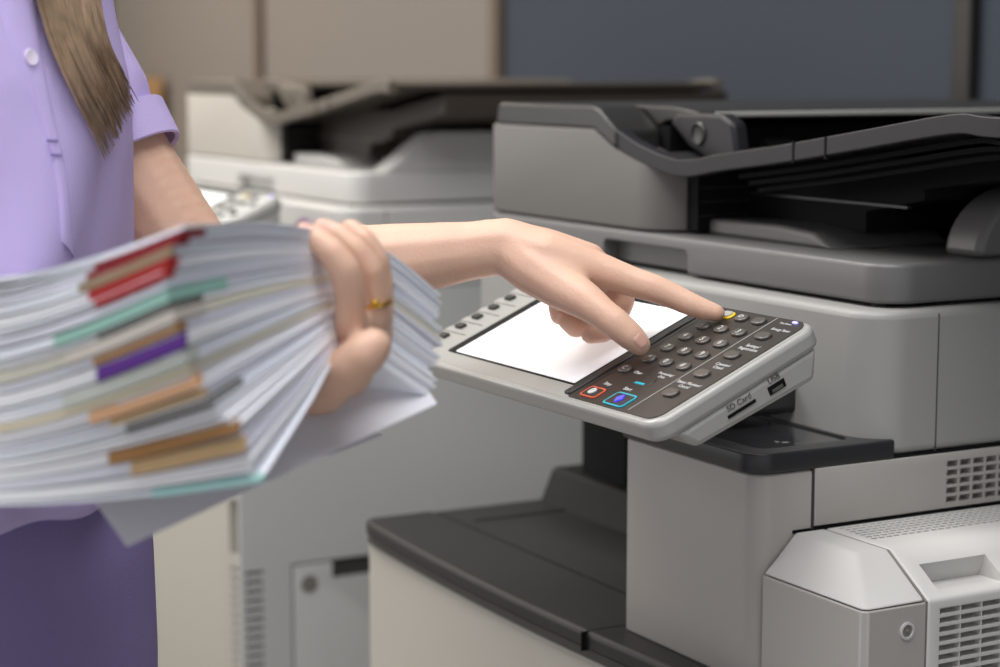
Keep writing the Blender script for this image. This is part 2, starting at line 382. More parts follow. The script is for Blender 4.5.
def panel(root, R_, K, near):
    X0, X1, S0, S1 = -.241, .125, -.019, .1225     # local: x along width (0 = screen right-bottom), y up the slope, z normal
    def Q(name, bm, m, parent=root, **k):
        bm.transform(R_); return obj(name, bm, m, parent, **k)
    hs = Q('operating_panel', prism(rrect(X0, X1, S0, S1, .014, 8), 2, -.0150, .0), K['silver'], bevel=.004, segs=4)
    Q('panel_underside', prism([(-.004, -.014), (.006, -.030), (.106, -.034), (.116, -.014)], 0, X0+.02, X1-.001), K['silver'], bevel=.004)
    # dark bezel around display and the keypad field
    Q('display_bezel', prism(rrect(-.190, .0045, -.001, .1145, .003), 2, -.002, .0006), K['black'] if 'black' in K else 'black')
    Q('display', prism(rrect(-.1775, -.0015, .0006, .1065, .001), 2, -.001, .0010), 'display')
    Q('display_edge', prism(rrect(.0035, .0115, -.012, .1195, .002), 2, -.002, .0020), K['dark'], bevel=.0008)
    kb = Q('keypad_bezel', prism(rrect(.0115, .1185, -.0140, .1195, (.002,.010,.010,.002)), 2, -.002, .0008), K['keybed'])
    # separator line
    Q('separator_line', mbox(.0845, .0852, -.0115, .1185, .0004, .0011), K['silver'])
    Q('separator_line', mbox(.0165, .0170, .0, .1185, .0004, .0010), K['dark'])
    def keyat(x, s, w=.0125, h=.0085, m='key', name='key', hgt=.0028):
        return Q(name, prism(rrect(x-w/2, x+w/2, s-h/2, s+h/2, h*.46, 6), 2, .0004, hgt), m, bevel=.0009)
    keyw = 'key' if near else K['dark']
    glyph = ['1','2','3','4','5','6','7','8','9','*','0','#']
    for r in range(4):
        for c in range(3):
            x = .0320 + c*.0208; s = .0928 - r*.0162
            k = keyat(x, s, m=keyw)
            if near: text('key_digit', glyph[r*3+c], .0066, R_ @ Matrix.Translation((x, s, .0029)), 'white', k)
    k = keyat(.0255, .0275, m=keyw)
    if near: text('key_letter', 'C', .006, R_ @ Matrix.Translation((.0255, .0275, .0029)), 'white', k)
    # top row: reset key with yellow rim, then two more
    yk = keyat(.0372, .1105, .0135, .0088, 'yellow', 'reset_key', .0022); yk['label'] = 'yellow rimmed key under the fingertip'
    Q('key_top', prism(rrect(.0372-.0052, .0372+.0052, .1105-.0033, .1105+.0033, .003, 6), 2, .001, .0030), 'silver', yk)
    for x in (.0545, .0745):
        k = keyat(x, .1100, m=keyw)
    if near: text('key_letters', 'ID', .005, R_ @ Matrix.Translation((.0545, .110, .0029)), 'white', [o for o in root.children if o.name.startswith('key')][-2])
    for i, s in enumerate((.0945, .0675, .0415, .0150)):
        keyat(.0985, s, .0140, .009, m=keyw)
    # start / stop frames
    def frame(name, x0, x1, s0, s1, m, lab):
        o = Q(name, prism(rrect(x0, x1, s0, s1, .003, 6), 2, .0003, .0016), m); o['label'] = lab
        Q('key_face', prism(rrect(x0+.0013, x1-.0013, s0+.0013, s1-.0013, .002, 6), 2, .0006, .00165), K['keybed'], o)
        return o
    so = frame('stop_key', .0205, .0400, -.0102, .0022, 'red', 'key with red border')
    st = frame('start_key', .0525, .0765, -.0118, .0035, 'cyan', 'key with cyan border')
    d = prism([(-.0035, 0), (0, -.0045), (.0035, 0), (0, .0045)], 2, .0018, .0026); bmesh.ops.translate(d, verts=d.verts, vec=(.0645, -.004, 0))
    Q('start_mark', d, 'blue', st)
    Q('stop_mark', lathe(B(), (.0302, -.004, .0018), (0,0,1), [(.0034, 0), (.0034, .0008), (.0018, .0008), (.0018, .0003)], 20), 'white', so)
    Q('data_lamp', mbox(.0530, .0640, .0158, .0180, .0004, .0014), 'cyan')
    keyat(.0590, .0205, .020, .0125, K['keybed'], 'lamp_window', .0012)
    Q('power_lamp', prism(rrect(.1040, .1090, .1155, .1175, .0009), 2, .0004, .0016), 'led')
    if near:
        for s_, x, y, z in (('Stop', .031, .0085, .0048), ('Start', .056, .0085, .0048), ('Processing/\nData', .068, .031, .0038), ('Energy Saver', .1045, .1055, .0038),
                            ('Settings/\nRegistration', .1030, .0800, .0042), ('Counter/\nCheck', .1030, .0540, .0042), ('Status Monitor/\nCancel', .1000, .0270, .0042), ('Main Power', .1000, .1135, .0026), ('Clear', .0415, .0275, .0042)):
            text('printed_label', s_, z, R_ @ Matrix.Translation((x, y, .00095)), 'white', kb)
    # soft keys left of the display
    for i in range(6):
        s = .015 + i*.0163
        k = Q('soft_key', prism(rrect(-.2285, -.2175, s-.0032, s+.0032, .0015, 4), 2, -.001, .0024), K['seamc'] if near else K['dark'], bevel=.0006)
        if near:
            Q('key_outline', mbox(-.236, -.200, s+.0072, s+.0077, -.0005, .0004), 'seam', k)
            Q('key_outline', mbox(-.2363, -.2358, s-.002, s+.0077, -.0005, .0004), 'seam', k)
    # seam round the rim, card slot and port on the right side
    Q('rim_seam', prism(rrect(X0+.0035, X1-.0035, S0+.0035, S1-.0035, .012, 8), 2, -.001, .00015), K['silver'])
    if near:
        e = X1
        # the side face is vertical in the slope frame; slot and port sit on the deeper part
        Q('card_slot', mbox(e-.006, e-.0004, .0340, .0575, -.0240, -.0218), 'black')
        up_ = Q('usb_port', mbox(e-.006, e-.0004, .0690, .0830, -.0258, -.0200), 'black')
        Q('port_tongue', mbox(e-.005, e-.0002, .0715, .0805, -.0250, -.0228), 'grey_print', up_)
        L = Matrix(((0, 0, 1, 0), (1, 0, 0, 0), (0, 1, 0, 0), (0, 0, 0, 1)))   # text x -> slope, text y -> normal
        text('printed_words', 'SD Card', .0058, R_ @ Matrix.Translation((e-.0009, .0455, -.0180)) @ L, 'grey_print', hs)
        text('printed_words', 'USB', .0058, R_ @ Matrix.Translation((e-.0009, .0760, -.0168)) @ L, 'grey_print', hs)
    return hs

K1 = dict(rim='rim', adf='adf', lid='lid', body='body', tower='tower', cream='cream', side='tower', table='table', dark='dark', cover='cover', gloss='gloss', silver='silver', keybed='keybed', c='cover', seamc='seam')
K2 = dict(rim='c2', adf='a2', lid='l2', body='l2', tower='cream', cream='cream', side='s2', table='table', dark='d2', cover='c2', gloss='gloss', silver='silver', keybed='s2', c='c2', seamc='seam')
near, NP, ntb, ntp = copier(0, 0, 'grey photocopier in the foreground, its keypad pressed by a finger', K1, True)
far, FP, ftb, ftp = copier(-1.165, .105, 'pale photocopier behind, partly hidden by the grey one and the papers', K2, False)

# ------------------------------------------------------------------ paper unit on the near copier's right side
def side_unit():
    r = thing('side_paper_feeder', 'off-white side feeder unit with vents hooked on the right of the grey photocopier', 'paper feeder', (-1.07, 1.1, 0))
    T = Vector((1.07, -1.1, 0))
    def S(name, bm, m, parent=r, **k):
        bmesh.ops.translate(bm, verts=bm.verts, vec=T); return obj(name, bm, m, parent, **k)
    def cb(*a):
        return mbox(*a)
    x0, x1 = -1.127, -1.014
    def cap(y0f, y0b, y1, parent=r, name='cover'):
        """chamfered top: lower ring at z .840, upper ring at z .8785 set back"""
        bm = B()
        lo = [(x0, y0f), (x1-.004, y0f), (x1, y0f+.004), (x1, y1), (x0, y1)]
        hi = [(x0, y0b), (-1.060, y0b), (-1.055, y0b+.004), (-1.055, y1), (x0, y1)]
        a = [bm.verts.new((x, y, .8405)) for x, y in lo]; b = [bm.verts.new((x, y, .868)) for x, y in hi]
        b = b[:]
        for i in range(5): bm.faces.new((a[i], a[(i+1) % 5], b[(i+1) % 5], b[i]))
        bm.faces.new(a[::-1]); bm.faces.new(b)
        return bm
    S('corner_cap', cap(.833, .861, .8865), 'box', bevel=.0025)
    cb_ = S('corner_post', prism([(x0, .833), (x1-.004, .833), (x1, .837), (x1, .8865), (x0, .8865)], 2, .10, .8398), 'tower', bevel=.001)
    S('lock_core', lathe(B(), (x1+.0003, .8700, .8225), (1,0,0), [(.0040, -.001), (.0040, .0), (.0012, .0001), (.0010, .0012)], 20), 'softseam')
    S('lock_screw', lathe(B(), (x1-.001, .8700, .8225), (1,0,0), [(.0062, 0), (.0062, .0020), (.0045, .0022), (.0041, .0008), (.0041, -.0005)], 24), 'box')
    # top / chamfer / face of the long door
    prof = [(x0, .10), (x0, .868), (-1.055, .868), (x1, .8405), (x1, .10)]
    d = S('feeder_door', prism(prof, 1, .8882, 1.45), 'box', bevel=.002)
    cuts = [prism([(-1.047, .90), (-1.047, .8425), (-1.0, .8425), (-1.0, .8645), (-1.02, .8645), (-1.02, .90)][1:5] + [(-1.040, .8605)], 1, .902, .962)]
    for r_ in range(7):            # small slots of the top grille
        for c in range(34):
            y = .896 + c*.0068; x = -1.122 + r_*.0060
            cuts.append(cb(x, x+.0028, y, y+.0052, .856, .89))
    for k in range(18):            # louvres in the face
        z = .8300 - k*.0065
        for c in range(9):
            y = .8985 + c*.0190
            cuts.append(cb(x1-.010, x1+.01, y, y+.0183, z, z+.0042))
    cut(d, cuts)
    S('door_gap', prism([(x0+.003, .10), (x0+.003, .867), (-1.056, .867), (x1-.001, .840), (x1-.001, .10)], 1, .8866, .8884), 'softseam')
    return r
side_unit()

# lilac cloth hanging from the far copier
bm = B(); pts = []
n, m_ = 24, 10
for j in range(m_+1):
    for i in range(n+1):
        a = i/n; b = j/m_
        x = -2.395 + .078*a
        pts.append(bm.verts.new((x, 1.0335 - .008*math.sin(a*9+b*2)**2 - .006*math.sin(math.pi*b) - .010, 1.0 - .026*b + .005*math.sin(a*7))))
for j in range(m_):
    for i in range(n):
        k = j*(n+1)+i; bm.faces.new((pts[k], pts[k+1], pts[k+n+2], pts[k+n+1]))
bmesh.ops.solidify(bm, geom=bm.faces[:], thickness=.006)
tag(obj('cloth', bm, 'lilac'), 'small folded lilac cloth hanging on the pale photocopier', 'cloth')

# wooden cabinet standing by the back wall
cab = thing('wooden_cabinet', 'tall honey-coloured wooden cabinet by the back wall, mostly behind the sleeve', 'cabinet', (-5.05, 1.62, 0))
obj('carcass', mbox(-.20, .03, -.16, .14, .0, 1.165), 'wood', cab, bevel=.004)
obj('door', mbox(-.19, .02, -.176, -.161, .03, 1.15), 'wood', cab, bevel=.003)
obj('door_knob', lathe(B(), (-.01, -.176, .62), (0,-1,0), [(.006, 0), (.006, .012), (.014, .016), (.012, .026)], 20), 'gold', cab)
#@@PEOPLE
def catmull(pts, t):
    """pts list of Vectors, t in 0..1"""
    n = len(pts)-1; x = min(max(t, 0), 1)*n; i = min(int(x), n-1); u = x-i
    p0 = pts[max(i-1, 0)]; p1 = pts[i]; p2 = pts[i+1]; p3 = pts[min(i+2, n)]
    return .5*((2*p1) + (p2-p0)*u + (2*p0-5*p1+4*p2-p3)*u*u + (3*p1-p0-3*p2+p3)*u**3)
def interp(tab, t):
    for (a, *va), (b, *vb) in zip(tab, tab[1:]):
        if t <= b:
            u = (t-a)/(b-a); return [x+(y-x)*u for x, y in zip(va, vb)]
    return list(tab[-1][1:])
# ------------------------------------------------------------------ the stack of documents
Ctab = [(0,188,224,.885),(.09,178,236,.883),(.17,168,256,.88),(.26,166,280,.88),(.36,168,302,.88),(.45,176,320,.88),(.53,184,342,.88),(.62,186,366,.885),
        (.70,198,386,.89),(.78,212,404,.89),(.86,236,424,.895),(.93,246,450,.90),(1,262,482,.905)]
Ltab = [(0,-60,266,.97),(.3,-60,345,.97),(.6,-60,420,.97),(.8,-60,462,.97),(1,-60,497,.97)]
Htab = [(0,345,236,1.055),(.5,345,285,1.055),(1,348,345,1.05)]
Etab = [(0,437,292,1.10),(.5,438,345,1.10),(1,431,398,1.09)]
rs = random.Random(11)
def sheet_fn(t, jc=0, je=0):
    c = interp(Ctab, t); l = interp(Ltab, t); h = interp(Htab, t); e = interp(Etab, t)
    Cp = at(c[0]+jc, c[1], c[2]); Lp = at(l[0], l[1], l[2]); Hp = at(*h); Ep = at(e[0]+je, e[1]+je*.6, e[2])
    Mp = (Cp+Hp)/2 + Vector((0, 0, .004*(1-t)))
    H2 = Hp.lerp(Ep, .45) + Vector((0, 0, .006*(1-t)))
    Av = Lp-Cp
    def f(a, b):
        base = catmull([Cp, Mp, Hp, H2, Ep], b)
        k = 1.0 - .45*max(0, b-.1)
        sag = -.010*math.sin(min(1.4, a*1.6)*1.5)*(1-b) * (1-t*.4) + .0
        fade = 1 - max(0, (b-.45)/.55)*.75
        return base + Av*(a*k*fade) + Vector((0, 0, sag))
    return f
def slab(bm, f, th, a0, a1, b0, b1, na, nb, grow=0):
    top = []; bot = []
    for i in range(na+1):
        for j in range(nb+1):
            a = a0+(a1-a0)*i/na; b = b0+(b1-b0)*j/nb
            p = f(a, b)
            if grow:
                d = (f(a, b)-f(a+.2, b+.1)).normalized(); p = p + d*grow
            top.append(bm.verts.new(p + Vector((0, 0, th/2)))); bot.append(bm.verts.new(p - Vector((0, 0, th/2))))
    W = nb+1
    for i in range(na):
        for j in range(nb):
            k = i*W+j
            bm.faces.new((top[k], top[k+1], top[k+W+1], top[k+W])); bm.faces.new((bot[k], bot[k+W], bot[k+W+1], bot[k+1]))
    for j in range(nb):
        bm.faces.new((top[j], bot[j], bot[j+1], top[j+1])); k = na*W+j; bm.faces.new((top[k], top[k+1], bot[k+1], bot[k]))
    for i in range(na):
        k = i*W; bm.faces.new((top[k], top[k+W], bot[k+W], bot[k])); k = i*W+nb; bm.faces.new((top[k], bot[k], bot[k+W], top[k+W]))
docs = [ # (number of sheets, paper, binding or None, binding reach along left edge, along right edge, label)
 (3,'paper2',None,0,0,'topmost white document of the held stack'),
 (3,'paper2','redtape',.34,.085,'document with dark red binding near the top of the stack'),
 (2,'papergrey','redtape',.36,.05,'document with second dark red binding from the top'),
 (3,'paper2','tan',.38,.0,'document with khaki binding between the red ones'),
 (3,'paper','bright',.33,.045,'document with bright red binding'),
 (2,'paper2','bright',.30,.03,'thin document with red binding just above the mint folder'),
 (3,'papergrey',None,0,0,'plain white document above the mint folder'),
 (4,'paper2','mint',.48,.16,'document in a mint green folder'),
 (2,'paper','slate',.30,.10,'thin document with dark edge under the mint folder'),
 (4,'paper3','pale',.44,.10,'document with pale cream binding'),
 (2,'papergrey','brown',.34,.03,'document with brown binding above the purple one'),
 (4,'paper','purple',.34,.015,'document with purple binding'),
 (4,'paper2','sage',.48,.05,'document with pale grey-green binding under the purple one'),
 (2,'paper3','yel',.9,.0,'document with pale yellow edge in the lower half'),
 (4,'paper','peach',.40,.03,'document with peach orange binding'),
 (2,'papergrey','sand',.34,.02,'document with sand brown binding under the peach one'),
 (3,'paper2','slate',.30,.12,'document with dark grey binding in the lower stack'),
 (3,'paper',None,0,0,'bright white document folded above the brown ones'),
 (3,'paper','brown',.42,.0,'document with broad brown binding near the bottom'),
 (3,'papergrey','sand',.36,.0,'document with tan binding second from the bottom'),
 (3,'paper',None,0,0,'white document just above the lowest one'),
 (1,'paper2','aqua',.33,.02,'lowest document, thin, with pale aqua edge'),
]
tot = sum(d[0] for d in docs); cur = 0
for n, pm, bind, la, lb, lab in docs:
    t0 = cur/tot; t1 = (cur+n)/tot; cur += n
    r = at(*interp(Ctab, (t0+t1)/2))
    root = thing('document', lab, 'document', r, 'documents in the held stack')
    bm = B()
    for k in range(n):
        t = t0+(t1-t0)*(.10+.80*(k+.5)/n) + rs.uniform(-.0015, .0015)
        f = sheet_fn(t, rs.uniform(-5, 3), rs.uniform(-14, 5))
        dz = interp(Ctab, min(1, t+.5/tot)); dz0 = interp(Ctab, max(0, t-.5/tot))
        g = abs(dz[1]-dz0[1])*.885/2000
        slab(bm, f, max(.0006, min(.0017, g*.78)), 0, 1.7, 0, 1.0, 10, 22)
    bmesh.ops.translate(bm, verts=bm.verts, vec=-r)
    obj('pages', bm, pm, root, angle=50)
    if bind:
        bm = B(); tm = (t0+t1)/2
        f = sheet_fn(tm, 0, 0)
        c0 = interp(Ctab, t0); c1 = interp(Ctab, t1)
        g = abs(c1[1]-c0[1])*.885/2000
        slab(bm, f, g*.85, 0, la, 0, max(lb, .012), 8, 5, grow=.0022)
        bmesh.ops.translate(bm, verts=bm.verts, vec=-r)
        obj('binding', bm, bind, root, angle=50)
# fan of loose sheets at the right-hand end that opens below the hand
for i in range(9):
    t = i/8
    p0 = at(352-3*t, 345-6*t, 1.052); p1 = at(396+4*t, 300+70*t, 1.085-.004*t); p2 = at(440-9*t, 300+100*t + (i % 2)*4, 1.103-.002*t)
    # narrow strips of each sheet's end
# the big loose sheet under everything
def quad_sheet(name, cs, m, label, th=.0006, n=12, bend=.006):
    bm = B()
    P00, P10, P11, P01 = [Vector(c) for c in cs]
    def f(a, b):
        p = (P00.lerp(P10, a)).lerp(P01.lerp(P11, a), b)
        return p + Vector((0, 0, -bend*math.sin(math.pi*a)*math.sin(math.pi*b)))
    c = f(.5, .5)
    slab(bm, f, th, 0, 1, 0, 1, n, n); bmesh.ops.translate(bm, verts=bm.verts, vec=-c)
    o = obj(name, bm, m); o.location = c
    tag(o, label, 'paper'); return o
quad_sheet('loose_sheet', (at(84, 486, .995), at(127, 546, .975), at(437, 404, 1.085), at(384, 325, 1.125)), 'loose', 'large loose grey-white sheet hanging below the held stack', bend=.003)
quad_sheet('loose_sheet', (at(200, 470, 1.0), at(330, 456, 1.06), at(383, 436, 1.10), at(345, 415, 1.10)), 'paper', 'small white sheet with its bright tip showing below the large loose sheet', bend=.001)

# ------------------------------------------------------------------ the person
person = thing('person', 'person in lilac polo shirt, long brown hair, pressing a key and holding a paper stack', 'person', (-1.278, .310, 0))
PB = Vector((-1.278, .310, 0)); FV = Vector((.61, .79, 0)).normalized(); LV = Vector((-.79, .61, 0)).normalized()
def tor(l, f, z): return PB + LV*l + FV*f + Vector((0, 0, z))
def loft(rings, n=48, scale=1.0, shrink=0):
    """rings: (z, halfwidth, front depth, back depth, forward shift)"""
    bm = B(); rr = []
    for z, a, bf, bb, sh in rings:
        a = a*scale-shrink; bf = bf*scale-shrink; bb = bb*scale-shrink
        ring = []
        for k in range(n):
            q = 2*math.pi*k/n; c, s_ = math.cos(q), math.sin(q)
            x = a*math.copysign(abs(c)**.85, c); y = (bf if s_ > 0 else bb)*math.copysign(abs(s_)**.9, s_)
            ring.append(bm.verts.new(tor(x, y+sh, z)))
        rr.append(ring)
    for p, q in zip(rr, rr[1:]):
        for k in range(n): bm.faces.new((p[k], p[(k+1) % n], q[(k+1) % n], q[k]))
    bm.faces.new(rr[0][::-1]); bm.faces.new(rr[-1])
    return bm
class Cloud:
    """cheap collector of overlapping closed pieces, turned into one mesh that is then fused"""
    def __init__(self): self.v = []; self.f = []
    def add(self, vs, fs):
        n = len(self.v); self.v += vs; self.f += [tuple(i+n for i in q) for q in fs]
    def addbm(self, bm):
        bm.verts.index_update(); self.add([tuple(v.co) for v in bm.verts], [tuple(v.index for v in f.verts) for f in bm.faces]); bm.free()
_ball = {}
def ball(sub):
    if sub not in _ball:
        t = B(); bmesh.ops.create_icosphere(t, subdivisions=sub, radius=1); t.verts.index_update()
        _ball[sub] = ([tuple(v.co) for v in t.verts], [tuple(v.index for v in f.verts) for f in t.faces]); t.free()
    return _ball[sub]
def ico(bm, p, r, sc=(1,1,1), sub=2):
    if isinstance(bm, Cloud):
        vs, fs = ball(sub); px, py, pz = p; a, b, c = r*sc[0], r*sc[1], r*sc[2]
        bm.add([(px+x*a, py+y*b, pz+z*c) for x, y, z in vs], fs)
    else:
        bmesh.ops.create_icosphere(bm, subdivisions=sub, radius=1, matrix=Matrix.Translation(p) @ Matrix.Diagonal((r*sc[0], r*sc[1], r*sc[2], 1)))
def cobj(name, cl, m, parent):
    me = bpy.data.meshes.new(name); me.from_pydata([(x-PB.x, y-PB.y, z) for x, y, z in cl.v], [], cl.f); me.update()
    o = bpy.data.objects.new(name, me); C.objects.link(o); me.materials.append(M[m]); o.parent = parent
    return o
def chain(bm, pts, step=.28):
    """pts: (Vector, radius) ; rounded tapered limb made of overlapping spheres, fused later by a voxel remesh"""
    for (p, r), (q, s_) in zip(pts, pts[1:]):
        n = max(2, int((q-p).length/(min(r, s_)*step))+1)
        for k in range(n+1):
            u = k/n; ico(bm, p.lerp(q, u), r+(s_-r)*u)
def fuse(o, vox, it=6, fac=.5):
    m = o.modifiers.new('fuse', 'REMESH'); m.mode = 'VOXEL'; m.voxel_size = vox; m.use_smooth_shade = True
    if it:
        q = o.modifiers.new('relax', 'SMOOTH'); q.factor = fac; q.iterations = it
    return o
def bake(o):
    bpy.context.view_layer.update()
    new = bpy.data.meshes.new_from_object(o.evaluated_get(bpy.context.evaluated_depsgraph_get()))
    o.modifiers.clear(); o.data = new
    for p in new.polygons: p.use_smooth = True
TR = [(.70,.168,.095,.115,0),(.80,.178,.108,.12,0),(.88,.175,.108,.115,0),(.96,.158,.100,.10,.0),(1.04,.140,.094,.09,.0),(1.10,.142,.099,.09,.0),(1.15,.146,.102,.09,.0),(1.19,.150,.100,.095,.0),(1.24,.152,.086,.10,.0),
      (1.30,.155,.074,.10,0),(1.36,.150,.062,.09,-.005),(1.40,.120,.055,.075,-.01),(1.43,.07,.05,.055,-.012)]
# --- left arm (presses the key) in picture coordinates with real depths
SH = at(12, -62, 1.455); HM = at(112, 152, 1.43); EL = at(208, 288, 1.435); WR = at(506, 246, 1.405)
body = Cloud(); body.addbm(loft(TR, shrink=.012))
NK = tor(0, -.01, 1.42); HD = tor(0, .02, 1.57)
chain(body, [(NK, .052), (tor(0, 0, 1.50), .048)])
ico(body, HD, 1, (.074, .088, .108), 3)
chain(body, [(tor(0, .045, 1.515), .045), (tor(0, .072, 1.487), .024)])
chain(body, [(tor(0, .104, 1.575), .007), (tor(0, .116, 1.552), .010)]); ico(body, tor(.008, .106, 1.549), .008); ico(body, tor(-.008, .106, 1.549), .008)
for l in (-.078, .078): chain(body, [(tor(l, .005, 1.585), .012), (tor(l*.97, .008, 1.55), .009)])
chain(body, [(SH, .042), (at(54, 60, 1.437), .040), (HM, .0395), (EL, .0335)])
FM = EL.lerp(WR, .35)
chain(body, [(EL, .0345), (EL.lerp(WR, .25), .0345), (EL.lerp(WR, .6), .0285), (EL.lerp(WR, .88), .0215), (WR, .0205)])
ico(body, EL+Vector((-.008, -.01, -.008)), .030)
# hand: palm
def A_(x, y, d): return at(x, y, d)
iM = A_(598, 269, 1.392); mM = A_(590, 259, 1.412); rM = A_(576, 256, 1.430); pM = A_(562, 262, 1.446)
tC = A_(536, 272, 1.375); tM = A_(583, 297, 1.365)
chain(body, [(WR, .0205), (A_(545, 258, 1.396), .0205), (iM, .0125)], .2)
chain(body, [(WR, .0195), (A_(545, 253, 1.412), .0185), (mM, .0118)], .2)
chain(body, [(WR, .0175), (A_(540, 259, 1.425), .0165), (rM, .0110)], .2)
chain(body, [(WR, .0165), (A_(535, 267, 1.430), .0150), (pM, .0104)], .2)
chain(body, [(A_(556, 274, 1.395), .0175), (A_(592, 284, 1.402), .0125)], .2)
# index finger down to the yellow key
TIP = A_(717, 313.0, 1.380)
chain(body, [(iM, .0125), (A_(630, 281, 1.389), .0112), (A_(654, 288.5, 1.386), .0105), (A_(676, 297.5, 1.384), .0092), (A_(690, 304, 1.382), .0087), (A_(704, 309.5, 1.381), .0078), (TIP, .0063)], .18)
# thumb
chain(body, [(WR, .0195), (A_(532, 268, 1.392), .0185), (A_(558, 285, 1.382), .0165), (A_(584, 300, 1.370), .0138), (A_(602, 313, 1.362), .0112), (A_(615, 323, 1.359), .0112), (A_(629, 335, 1.358), .0102), (A_(640, 345, 1.359), .0080)], .18)
# curled middle, ring and little fingers
chain(body, [(mM, .0112), (A_(616, 287, 1.418), .0098), (A_(623, 300, 1.420), .0092), (A_(616, 318, 1.412), .0086), (A_(604, 332, 1.402), .0080), (A_(590, 334, 1.396), .0074)], .18)
chain(body, [(rM, .0106), (A_(596, 284, 1.436), .0094), (A_(602, 300, 1.438), .0090), (A_(590, 318, 1.428), .0084), (A_(576, 328, 1.416), .0078), (A_(566, 320, 1.410), .0070)], .18)
chain(body, [(pM, .0100), (A_(572, 284, 1.450), .0088), (A_(574, 297, 1.448), .0084), (A_(567, 312, 1.436), .0078), (A_(559, 316, 1.426), .0070), (A_(556, 304, 1.420), .0064)], .18)
# --- right arm: shoulder is out of frame, forearm runs under the stack, hand holds its right end
SR = tor(-.175, -.01, 1.33); ER = tor(-.22, .05, 1.07); WRR = A_(240, 440, 1.12)
chain(body, [(SR, .050), (SR.lerp(ER, .5), .043), (ER, .036)])
chain(body, [(ER, .036), (ER.lerp(WRR, .3), .035), (ER.lerp(WRR, .75), .026), (WRR, .022)])
tb0 = A_(322, 387, 1.058)
chain(body, [(WRR, .021), (A_(296, 394, 1.110), .018), (A_(345, 368, 1.080), .017)], .2)
chain(body, [(WRR, .020), (A_(308, 390, 1.095), .018), (A_(352, 350, 1.062), .015)], .2)
# thumb
chain(body, [(A_(296, 392, 1.095), .016), (tb0, .0150), (A_(338, 377, 1.035), .0125), (A_(352, 365, 1.026), .0122), (A_(364, 354, 1.022), .0118), (A_(373, 346, 1.022), .0100)], .18)
# fingers: up, bent at the knuckle, tips lying on top of the stack
chain(body, [(A_(354, 345, 1.050), .0110), (A_(351, 318, 1.034), .0088), (A_(351, 292, 1.026), .0086), (A_(345, 270, 1.020), .0086), (A_(332, 252, 1.018), .0078), (A_(316, 239, 1.020), .0070), (A_(303, 232.5, 1.024), .0060)], .18)
chain(body, [(A_(368, 345, 1.062), .0105), (A_(375, 318, 1.052), .0080), (A_(374, 295, 1.048), .0079), (A_(369, 270, 1.043), .0081), (A_(355, 250, 1.040), .0075), (A_(338, 235, 1.042), .0068), (A_(322, 228, 1.048), .0058)], .18)
chain(body, [(A_(374, 345, 1.075), .0100), (A_(380, 315, 1.070), .0076), (A_(381, 285, 1.068), .0074), (A_(376, 260, 1.064), .0076), (A_(364, 240, 1.062), .0070), (A_(350, 229, 1.066), .0062)], .18)
chain(body, [(A_(372, 345, 1.085), .0090), (A_(378, 310, 1.090), .0074), (A_(377, 280, 1.092), .0070), (A_(368, 254, 1.090), .0068), (A_(356, 238, 1.092), .0060)], .18)
# legs
for l in (-.085, .085):
    chain(body, [(tor(l, 0, .78), .078), (tor(l, .005, .46), .052), (tor(l, 0, .44), .050), (tor(l, -.01, .10), .036), (tor(l, -.01, .05), .034)], .25)
    chain(body, [(tor(l, -.02, .035), .030), (tor(l, .12, .028), .024)], .3)
bd = cobj('body', body, 'skin', person); fuse(bd, .0023, 6, .5); bake(bd)

# --- polo shirt
TS = [(.928,.1700,.1075,.115,0),(.94,.1680,.1060,.112,0)] + TR[3:]
sb = Cloud(); sb.addbm(loft(TS))
dv = (HM-at(60, 60, 1.435)).normalized()
chain(sb, [(tor(.12, -.01, 1.35), .055), (at(8, -55, 1.45), .060), (at(54, 60, 1.435), .0545), (HM-dv*.036, .0512)], .2)
HR = SR.lerp(ER, .5)
chain(sb, [(tor(-.12, -.01, 1.35), .055), (SR, .064), (HR-(ER-SR).normalized()*.045, .052)], .2)
shirt = cobj('polo_shirt', sb, 'shirt', person); fuse(shirt, .0045, 8, .5); bake(shirt)
# real folds: displace the cloth a little along its normals
me = shirt.data
nrm = [v.normal.copy() for v in me.vertices]; newco = []
for v, nv in zip(me.vertices, nrm):
    p = v.co + PB; l = (p-PB).dot(LV); f = (p-PB).dot(FV); z = p.z
    w = .0030*math.sin(38*l + 9*z + 2*math.sin(14*z)) + .0022*math.sin(70*l - 30*z + f*20) * max(0, min(1, (1.2-z)*4+.3))
    w += .0040*math.sin(26*z + 30*l)*max(0, min(1, (1.0-z)*6))
    newco += list(v.co + nv*w*(1 if f > -.05 else .4))
me.vertices.foreach_set('co', newco); me.update()
# sleeve cuffs
def cuff(c0, c1, r0, r1):
    c0 = c0-PB; c1 = c1-PB; ax = (c1-c0).normalized(); h = (c1-c0).length
    return lathe(B(), c0, ax, [(r0-.003, 0), (r0, .001), (r1, h-.001), (r1-.0012, h), (r1-.0035, h-.002), (r0-.006, .002)], 48)
dv = (HM-at(60, 60, 1.435)).normalized()
obj('sleeve_cuff', cuff(HM-dv*.018, HM+dv*.012, .0505, .0488), 'shirt', person)
dv2 = (ER-SR).normalized()
obj('sleeve_cuff', cuff(HR-dv2*.020, HR+dv2*.010, .053, .052), 'shirt', person)
